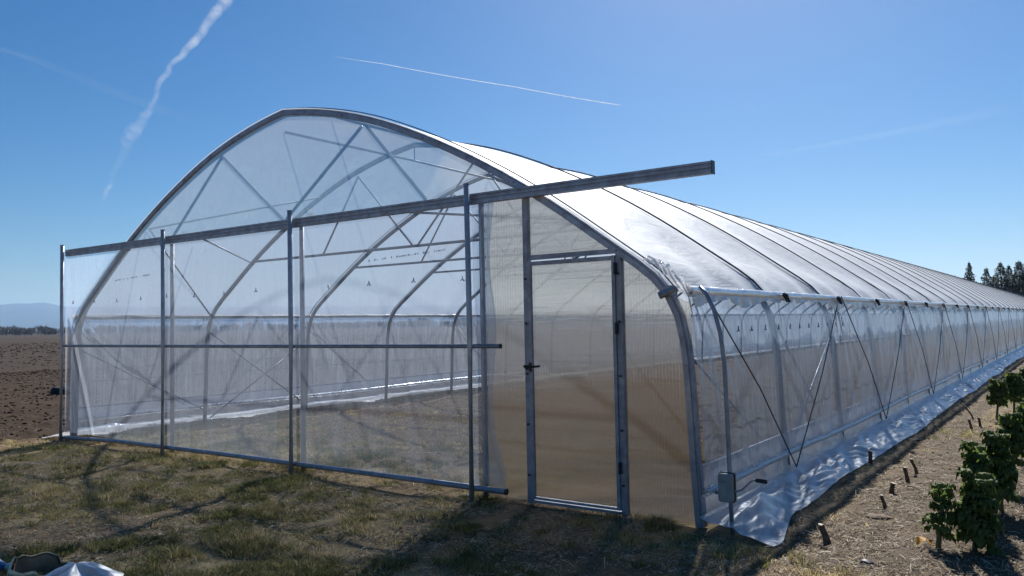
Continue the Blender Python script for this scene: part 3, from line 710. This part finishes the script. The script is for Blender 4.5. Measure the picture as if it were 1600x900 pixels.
o6 = np.arange(k)[:, None]*6; Fi = np.concatenate([o6+np.array([0, 1, 2, 3]), o6+np.array([3, 2, 4, 5])])
tag(fast_mesh('straw_litter', V, Fi, blade_mat('dry straw', [(.10, .07, .045), (.22, .17, .11), (.42, .33, .22), (.78, .68, .52)], .25), {'tint': np.repeat(rng.uniform(0, 1, k)**1.3, 6)}),
    'loose straw and dry stalks scattered over the ground', 'straw', kind='stuff')
# clods: in the ploughed field on the left, finer ones inside and on the right
def clod_d(x, y):
    f, s, g = masks(x, y)
    ins = (x > .2)*(x < 9.7)*(y > .5)
    return np.clip(f*1.0+ins*.10+s*.12, 0, 1)*infront(x, y)
ph_ = np.concatenate([scatter(34000, -24, 14, -1.5, 22, clod_d), scatter(16000, -130, -20, -3, 110, lambda x, y: infront(x, y)*np.clip(40/np.hypot(x-12, y+6), .1, 1))]); k = len(ph_)
fcl = masks(ph_[:, 0], ph_[:, 1])[0]
ico = np.array([(0, 0, 1), (.9, 0, .45), (.28, .85, .45), (-.72, .53, .45), (-.72, -.53, .45), (.28, -.85, .45), (.72, .53, -.3), (-.28, .85, -.3), (-.9, 0, -.3), (-.28, -.85, -.3), (.72, -.53, -.3)], float)
tf = np.array([(0, 1, 2), (0, 2, 3), (0, 3, 4), (0, 4, 5), (0, 5, 1), (1, 6, 2), (2, 6, 7), (2, 7, 3), (3, 7, 8), (3, 8, 4), (4, 8, 9), (4, 9, 5), (5, 9, 10), (5, 10, 1), (1, 10, 6)])
sz = np.where(fcl > .4, .007+.036*rng.uniform(0, 1, k)**4, rng.uniform(.006, .02, k))*np.clip(np.hypot(ph_[:, 0]-12, ph_[:, 1]+6)/28, 1, 3)
ra = rng.uniform(0, 6.283, k); ca = np.cos(ra)[:, None]; sa = np.sin(ra)[:, None]; I_ = ico[None]*rng.uniform(.45, 1.45, (k, 11, 3))*np.stack([rng.uniform(.9, 2, k), rng.uniform(.6, 1.1, k), rng.uniform(.4, .8, k)], 1)[:, None]
I_ = np.stack([I_[..., 0]*ca-I_[..., 1]*sa, I_[..., 0]*sa+I_[..., 1]*ca, I_[..., 2]], -1)
V = I_*sz[:, None, None]+np.stack([ph_[:, 0], ph_[:, 1], gz(ph_[:, 0], ph_[:, 1])+sz*.15], 1)[:, None, :]
Fi = (np.arange(k)[:, None, None]*11+tf[None]).reshape(-1, 3)
cm = N('soil clods'); at = cm.n('ShaderNodeAttribute', attribute_name='tint').outputs['Fac']; n_ = cm.noise(30, 4, .6, cm.obj())
cc = cm.mix(at, (.034, .021, .013), (.085, .055, .034)); cc = cm.mix(cm.rmp(n_, .5, .75), cc, (.11, .085, .062))
pb = cm.n('ShaderNodeBsdfPrincipled', {'Base Color': cc, 'Roughness': 1.}); pb.inputs['Specular IOR Level'].default_value = .1
tag(fast_mesh('soil_clods', V.reshape(-1, 3), Fi, cm.done(pb.outputs[0]), {'tint': np.repeat(rng.uniform(0, 1, k)**2, 11)}, k=3),
    'crumbled brown soil clods of the ploughed field', 'soil', kind='stuff')

# ------------------------------------------------------------ kale plants in rows on the right
kale_leaf = leafmat('kale leaf', (.09, .14, .028), (.17, .22, .055), .5, 14)
kale_stem = plain('kale stem', (.10, .11, .06), .8, 40)
def kale(x, y, h, spread, seed, label, nleaf=20, low=.3, yellow=False):
    h *= .84; low = .08+.70*low; nleaf = int(nleaf*1.05)
    r_ = np.random.default_rng(seed); t = empty('kale_plant', (x, y, float(gz(np.array([x]), np.array([y]))[0])))
    tag(t, label, 'kale plant', 'kale plants in the bed beside the tunnel')
    lean = r_.uniform(-.06, .06, 2)
    st = [(0, 0, -.02), (lean[0]*.4, lean[1]*.4, h*.35), (lean[0], lean[1], h*.86)]
    MB().tube(st, .016, 8, scale=[1.2, 1, .6]).build('stem', kale_stem, t, True)
    mb = MB()
    nleaf = int(nleaf*1.7)
    for i in range(nleaf):
        f_ = low+(1-low)*(i/(nleaf-1))**.7; z0 = h*.86*f_; a_ = i*2.4+r_.uniform(-.4, .4)
        L = spread*(1.15-.55*f_)*r_.uniform(.8, 1.15); rise = (.15+1.15*f_**2)*L*r_.uniform(.6, 1.2); W0 = L*.50
        L *= .74*r_.uniform(.7, 1.15); nu, nv = 19, 13; u = np.linspace(0, 1, nu)[:, None]; v = np.linspace(-1, 1, nv)[None, :]
        rad = .012+L*u*1.0; up_ = rise*np.sin(u*2.1)-L*.8*(u**2.0)*(1.15-f_*.5)
        wv = W0*np.sin(np.clip(u*1.05+.03, 0, 1)*math.pi)**.55*np.clip((u-.12)*4, .05, 1)
        ruff = np.abs(v)**1.5*L*.26*(np.sin(u*30+v*6+i)+.8*np.sin(u*61+i*2+v*13))
        side_ = wv*v+.25*ruff; hgt = up_+ruff*.8-np.abs(v)*wv*.35
        rr = rad+np.abs(v)*L*.10*np.sin(u*33+i)
        ca, sa = math.cos(a_), math.sin(a_)
        X = lean[0]*f_+ca*rr-sa*side_; Y = lean[1]*f_+sa*rr+ca*side_; Z = z0+hgt
        mb.grid(X, Y, np.maximum(Z, .01))
    mb.build('leaves', kale_leaf, t, True)
    if yellow:
        u = np.linspace(0, 1, 7)[:, None]; v = np.linspace(-1, 1, 6)[None, :]
        MB().grid(-.13+.10*u+0*v, -.02+.05*v*np.sin(u*3), .05+.03*np.sin(u*3+v)).build('yellow_leaf', plain('yellowed leaf', (.55, .30, .05), .7, 20, .3, .4), t, True)
KL = [(11.52, .28, .50, .15, 'small kale plant leaning out at the left front of the bed', 13, .35, True),
      (11.73, .36, .62, .20, 'bushy kale plant nearest the camera with bright green top leaves', 22, .15, False),
      (11.72, 1.05, .74, .19, 'second kale plant of the row, dense dark green, behind the nearest', 24, .2, False),
      (11.80, 1.62, .76, .20, 'third kale plant of the row, overlapping the dense second one', 22, .3, False),
      (11.78, 2.65, .78, .21, 'tall kale plant with a bare stem and umbrella-shaped top, mid row', 22, .55, True),
      (11.86, 4.0, .74, .21, 'kale plant at the frame edge above the umbrella-shaped one', 20, .5, False),
      (11.24, 8.3, .62, .25, 'leafy-headed kale plant closest to the ground sheet further down the row', 20, .55, False),
      (11.40, 9.4, .70, .28, 'kale plant behind the leafy-headed one near the ground sheet', 20, .5, False),
      (11.55, 10.5, .78, .27, 'farthest kale plant against the white ground sheet', 20, .45, False),
      (12.26, 1.3, .30, .16, 'low green kale plant at the lower right picture edge', 14, .1, False)]
for i, (x, y, h, s, lb, nl, lo, yl) in enumerate(KL): kale(x, y, h, s, 100+i, lb, nl, lo, yl)
# cut stalks
def stub(x, y, h, r, lean, label, seed):
    r_ = random.Random(seed); z = float(gz(np.array([x]), np.array([y]))[0])
    t = [(0, 0, -.03), (lean*.3, .0, h*.4), (lean*.8, .01, h*.8), (lean, .012, h)]
    mb = MB().tube(t, r, 9, scale=[1.35, 1, .95, 1.12])
    o = mb.build('cut_stalk', M['stalk'], smooth=False); o.location = (x, y, z)
    tag(o, label, 'plant stalk', 'cut kale stalks left standing beside the tunnel')
    c_ = MB().tube([(lean+.002, .012, h-.002), (lean+.004, .012, h+.006)], r*1.0, 9).build('cut_face', M['pale'], o)
stub(10.83, .14, .12, .024, -.05, 'thick leaning cut stalk nearest the torn corner of the skirt', 1)
stub(10.98, 1.40, .10, .015, -.035, 'short upright cut stalk, the front one of the standing pair of singles', 2)
stub(10.91, 2.02, .085, .021, .015, 'short cut stalk directly behind the front upright one', 3)
stub(10.95, 2.62, .13, .018, -.03, 'left stalk of the close tilted pair of cut stalks', 4)
stub(10.97, 3.02, .14, .015, -.055, 'right stalk of the close tilted pair of cut stalks', 5)
stub(10.42, 3.55, .14, .022, .0, 'dark cut stalk poking up against the skirt edge', 6)
stub(11.03, 7.1, .13, .018, -.03, 'left one of the two far cut stalks before the leafy-headed kale', 7)
stub(11.11, 7.42, .13, .018, -.02, 'right one of the two far cut stalks before the leafy-headed kale', 8)
stub(10.95, 8.25, .20, .012, -.12, 'thin dark twig-like stalk slanting beside the far kale heads', 9)
# stones and chips
def lump(x, y, s, name, mat, label, cat, seed, sq=(1, .8, .55), up=0.):
    r_ = np.random.default_rng(seed); th = np.linspace(0, math.pi, 9)[:, None]; ph = np.linspace(0, 2*math.pi, 15)[None, :]
    nx = np.sin(th)*np.cos(ph); ny = np.sin(th)*np.sin(ph); nz = np.cos(th)+0*ph
    rr = s*(.75+.6*fbm(nx*2+5+seed, ny*2+nz*2, seed, 3)); rr[:, -1] = rr[:, 0]
    o = MB().grid(rr*nx*sq[0], rr*ny*sq[1], rr*nz*sq[2]).build(name, mat, None, True)
    o.location = (x, y, float(gz(np.array([x]), np.array([y]))[0])+s*sq[2]*.35+up); tag(o, label, cat); return o
lump(9.36, -.16, .06, 'stone', M['stone'], 'brown earthy stone at the foot of the right door post', 'stone', 3)
lump(9.50, -.22, .035, 'pale_root', M['pale'], 'small pale dry root piece beside the stone by the door post', 'root', 5, (1.6, .4, .4))
lump(11.19, -.33, .045, 'dark_stone', plain('dark stone', (.03, .03, .035), .6), 'small dark stone on the straw at the lower right', 'stone', 6)
lump(10.98, 1.05, .07, 'straw_clump', M['stalk'], 'flat brown straw clump beside the front cut stalks', 'straw clump', 8, (1.3, 1, .3))
lump(7.60, -.02, .07, 'wood_offcut', M['wood_chip'], 'yellow wooden offcut lying under the bottom tube by the guide pole', 'wood', 9, (1.1, .8, .22))
lump(-.12, -.10, .07, 'film_scrap', M['wrap'], 'white film scrap bunched at the foot of the far left guide pole', 'film scrap', 10, (1, .7, .6))
lump(-9.3, 4.1, .26, 'dark_heap', plain('dark sheeting', (.02, .022, .03), .95, 4), 'dark covered heap in the field just left of the tunnel edge', 'heap', 12, (1.1, 1, .75))
lump(12.15, .75, .05, 'pale_stone', M['pale'], 'pale stone behind the nearest kale plant, right of its shadow', 'stone', 13, (1.2, .8, .4))
lump(12.12, 1.12, .045, 'pale_stone', M['pale'], 'second pale stone a little beyond the first by the kale', 'stone', 14, (1.2, .8, .4))

# ------------------------------------------------------------ foreground left: torn brown sack, plastic sheet, blue wrapper
SK = Vector((6.70, -3.42, 0)); RG = Vector((Rt.x, Rt.y, 0)).normalized(); FG = Vector((Fw.x, Fw.y, 0)).normalized()
gzz = float(gz(np.array([SK.x]), np.array([SK.y]))[0])
sack = tag(empty('torn_sack', (SK.x, SK.y, gzz)), 'brown paper sack lying open with torn cream-coloured rim, foreground left', 'sack')
def wp(a, b, c): return (RG.x*a+FG.x*b, RG.y*a+FG.y*b, c)
th = np.linspace(0, 2*math.pi, 56); v = np.linspace(0, 1, 12)
TH, VV = np.meshgrid(th, v, indexing='ij')
rx = .175+.03*np.sin(TH*3+1); ry = .12+.02*np.sin(TH*5)
rim = .075+.045*np.cos(TH-2.5)+.007*np.sin(TH*4+1)+.007*np.sin(TH*11)
bul = 1+.12*np.sin(VV*3.1)+.05*(fbm(TH*2, VV*3, 9)-.5)
A_ = rx*np.cos(TH)*bul; B_ = ry*np.sin(TH)*bul; C_ = -.03+(rim+.03)*VV
A_ += -.02*VV*np.cos(TH*2); tx = RG.x*A_+FG.x*B_; ty = RG.y*A_+FG.y*B_
m_br = plain('brown paper', (.24, .16, .12), .85, 14, .3); m_cr = plain('cream paper edge', (.95, .80, .52), .8, 20, .15, .2)
MB().grid(tx, ty, C_).build('outer_layer', m_br, sack, True)
MB().grid(tx*.93, ty*.93, C_*.95-.004).build('inner_layer', plain('lightened inner paper', (.34, .23, .15), .9), sack, True)  # inner paper coloured lighter to offset the shade inside the sack
V2 = np.linspace(0, 1, 5); T2, Q2 = np.meshgrid(th, V2, indexing='ij')
rim2 = .075+.045*np.cos(T2-2.5)+.007*np.sin(T2*4+1)+.007*np.sin(T2*11)
wd = .034+.024*fbm(T2*2.2, T2*0, 12)*(1+.8*np.sin(T2*2+4)); fo = 1+Q2*.16
rx2 = .175+.03*np.sin(T2*3+1); ry2 = .12+.02*np.sin(T2*5)
A_ = (rx2*np.cos(T2)*(1+.0*T2)-.02*np.cos(T2*2))*1.02*fo*(1-.0*Q2); B_ = ry2*np.sin(T2)*1.03*fo
C_ = rim2+.006-wd*Q2*1.3+.012*np.sin(Q2*math.pi)
MB().grid(RG.x*A_+FG.x*B_, RG.y*A_+FG.y*B_, C_).build('torn_rim', m_cr, sack, True)
rr_, tt2 = np.meshgrid(np.linspace(0.001, 1, 22), np.linspace(0, 2*math.pi, 61), indexing='ij')
wob = 1+.10*np.sin(tt2*3+1)+.05*np.sin(tt2*7)
a_ = rr_*.25*wob*np.cos(tt2); b_ = rr_*.24*wob*np.sin(tt2)
z = .095*(1-rr_**1.25)*(1+.0*rr_)+.020*rr_*(1-rr_)*4*np.cos(tt2*5+.6)+.012*(fbm(rr_*5, tt2*1.0, 3)-.5)*rr_+.022
ps_ = MB().grid(RG.x*a_+FG.x*b_, RG.y*a_+FG.y*b_, z).build('plastic_sheet', film('sheet offcut', t0=.35, white=.9, wr=.6, tint=(.88, .93, 1), rough=.55, spec=.4), None, True)
ps_.location = (7.06, -3.36, float(gz(np.array([7.06]), np.array([-3.36]))[0])); tag(ps_, 'peaked pale translucent plastic sheet at the bottom edge beside the sack', 'plastic sheet')
wr_ = MB().tube([wp(-.16, 0, .03), wp(-.05, .01, .07), wp(.05, 0, .075), wp(.12, .0, .05)], .045, 10, scale=[.7, 1.1, 1, .5]).build('blue_wrapper', [plain('blue wrapper', (.05, .16, .33), .4, 5)], None, True)
wr_.location = (6.36, -3.60, gzz); tag(wr_, 'crumpled blue plastic wrapper at the left picture edge beside the sack', 'wrapper')
tp = MB().tube([wp(.115, 0, .052), wp(.15, .0, .055), wp(.19, .01, .03)], .022, 8, scale=[.8, 1.3, .7]).build('pale_end', plain('pale wrapper', (.5, .53, .55), .4), wr_, True)

# ------------------------------------------------------------ conifers behind the far end, and a second tunnel
fir_leaf = leafmat('fir needles', (.018, .030, .018), (.035, .050, .026), .15, .8)
def conifer(a_, el, d_, wid, label, dens=1., seed=1, bare=0.):
    r_ = np.random.default_rng(seed); b = sph(a_, 0, d_); H = 1.6+math.tan(R(el))*d_; b[2] = 0
    t = tag(empty('conifer', tuple(b)), label, 'tree', 'dark conifers behind the far end of the tunnel')
    MB().tube([(0, 0, -.1), (0, 0, H*.5), (0, 0, H*1.03)], .16, 7, scale=[1.3, .8, .15]).build('trunk', M['bark'], t, True)
    k = int(3600*dens); f_ = r_.uniform(.06, 1, k)**.8; wh = np.floor(f_*15)/15*.75+f_*.25
    tier = .55+.45*np.abs(np.sin(f_*15*math.pi*.5+r_.uniform(0, 3)))
    wid_ = wid*1.8; rad = wid_*(1-wh)**.8*tier*r_.uniform(.1, 1, k)**.5+.02; an = r_.uniform(0, 6.283, k)
    lob = 1+.35*np.sin(an*3+np.floor(f_*12)*1.7)
    rad = rad*lob
    P_ = np.stack([np.cos(an)*rad, np.sin(an)*rad, H*f_-rad*.22], 1)
    d1 = np.stack([np.cos(an), np.sin(an), r_.uniform(-.7, .3, k)], 1)*r_.uniform(.14, .42, k)[:, None]*(.12+1.25*(1-f_[:, None]))
    d2 = np.stack([-np.sin(an), np.cos(an), r_.normal(0, .6, k)], 1)*r_.uniform(.04, .13, k)[:, None]
    V = np.stack([P_-d1, P_+d2, P_+d1, P_-d2], 1).reshape(-1, 3)
    fast_mesh('crown', V, np.arange(4*k).reshape(-1, 4), fir_leaf, parent=t)
cf = [(-5.81, 3.25, 150, 1.3, 'lone narrow conifer standing left of the dark group over the roof line', 1),
      (-4.9, 2.85, 152, 1.7, 'smaller conifer between the lone one and the dense dark group', 1),
      (-4.15, 3.15, 150, 2.1, 'first tall conifer of the dense dark group at the right', 1.4),
      (-3.72, 2.95, 156, 1.7, 'conifer squeezed in behind the first tall one of the group', 1.2),
      (-3.2, 3.18, 150, 2.2, 'tall conifer in the middle of the dense dark group', 1.5),
      (-2.72, 3.32, 152, 2.2, 'tallest conifer, cut by the right picture edge', 1.5),
      (-2.3, 3.1, 154, 2.2, 'conifer just outside the right edge beyond the tallest', 1.2),
      (-4.5, 2.35, 158, 1.9, 'low conifer filling the foot of the dense group on its left', 1.2),
      (-3.45, 2.4, 160, 2.5, 'low broad conifer filling the gap in the middle of the dense group', 1.2),
      (-2.95, 2.5, 160, 2.5, 'low broad conifer at the right foot of the dense group', 1.2),
      (-7.02, 2.55, 175, 1.0, 'small conifer tip just above the roof line, left of the lone conifer', .6),
      (-7.55, 2.7, 178, .8, 'slender bare conifer tip above the roof line, second from left', .3),
      (-8.15, 2.72, 178, .8, 'leftmost slender conifer tip above the roof line', .3),
      (-6.6, 2.45, 176, 1.0, 'small conifer tip between the slender tips and the lone conifer', .5)]
for i, (a_, e_, d_, w_, lb, dn) in enumerate(cf): conifer(a_, e_, d_, w_, lb, dn, 300+i)
t2 = tag(empty('far_polytunnel', (5.5, 150, 0)), 'pale roof of another polytunnel far behind the first, right edge', 'greenhouse')
pr = np.array(ARCH); pr = pr[::3]; ys = np.linspace(0, 20, 5); X = np.repeat((pr[:, 0]-4.95)[:, None], 5, 1); Z = np.repeat(pr[:, 1][:, None], 5, 1)
MB().grid(X, np.repeat(ys[None], len(pr), 0), Z).build('roof_film', M['wrap'], t2, True)
for y in (0, 20): MB().tube([(x-4.95, y, z) for x, z in ARCH[::3]], .05, 6, up=(0, 1, 0)).build('hoop', M['galv'], t2)

# ------------------------------------------------------------ haze
HAZE = True
if HAZE:
    hm = bpy.data.materials.new('haze air'); hm.use_nodes = True; t = hm.node_tree; t.nodes.clear()
    o_ = t.nodes.new('ShaderNodeOutputMaterial'); v = t.nodes.new('ShaderNodeVolumePrincipled')
    v.inputs['Color'].default_value = (.42, .68, 1, 1); v.inputs['Density'].default_value = 9.0e-5; v.inputs['Anisotropy'].default_value = .3
    t.links.new(v.outputs[0], o_.inputs['Volume'])
    h = MB().box((-20500, -3500, -40), (20500, 20500, 340)).build('haze', hm)
    tag(h, 'thin pale blue air haze over the whole plain', 'haze', kind='stuff')
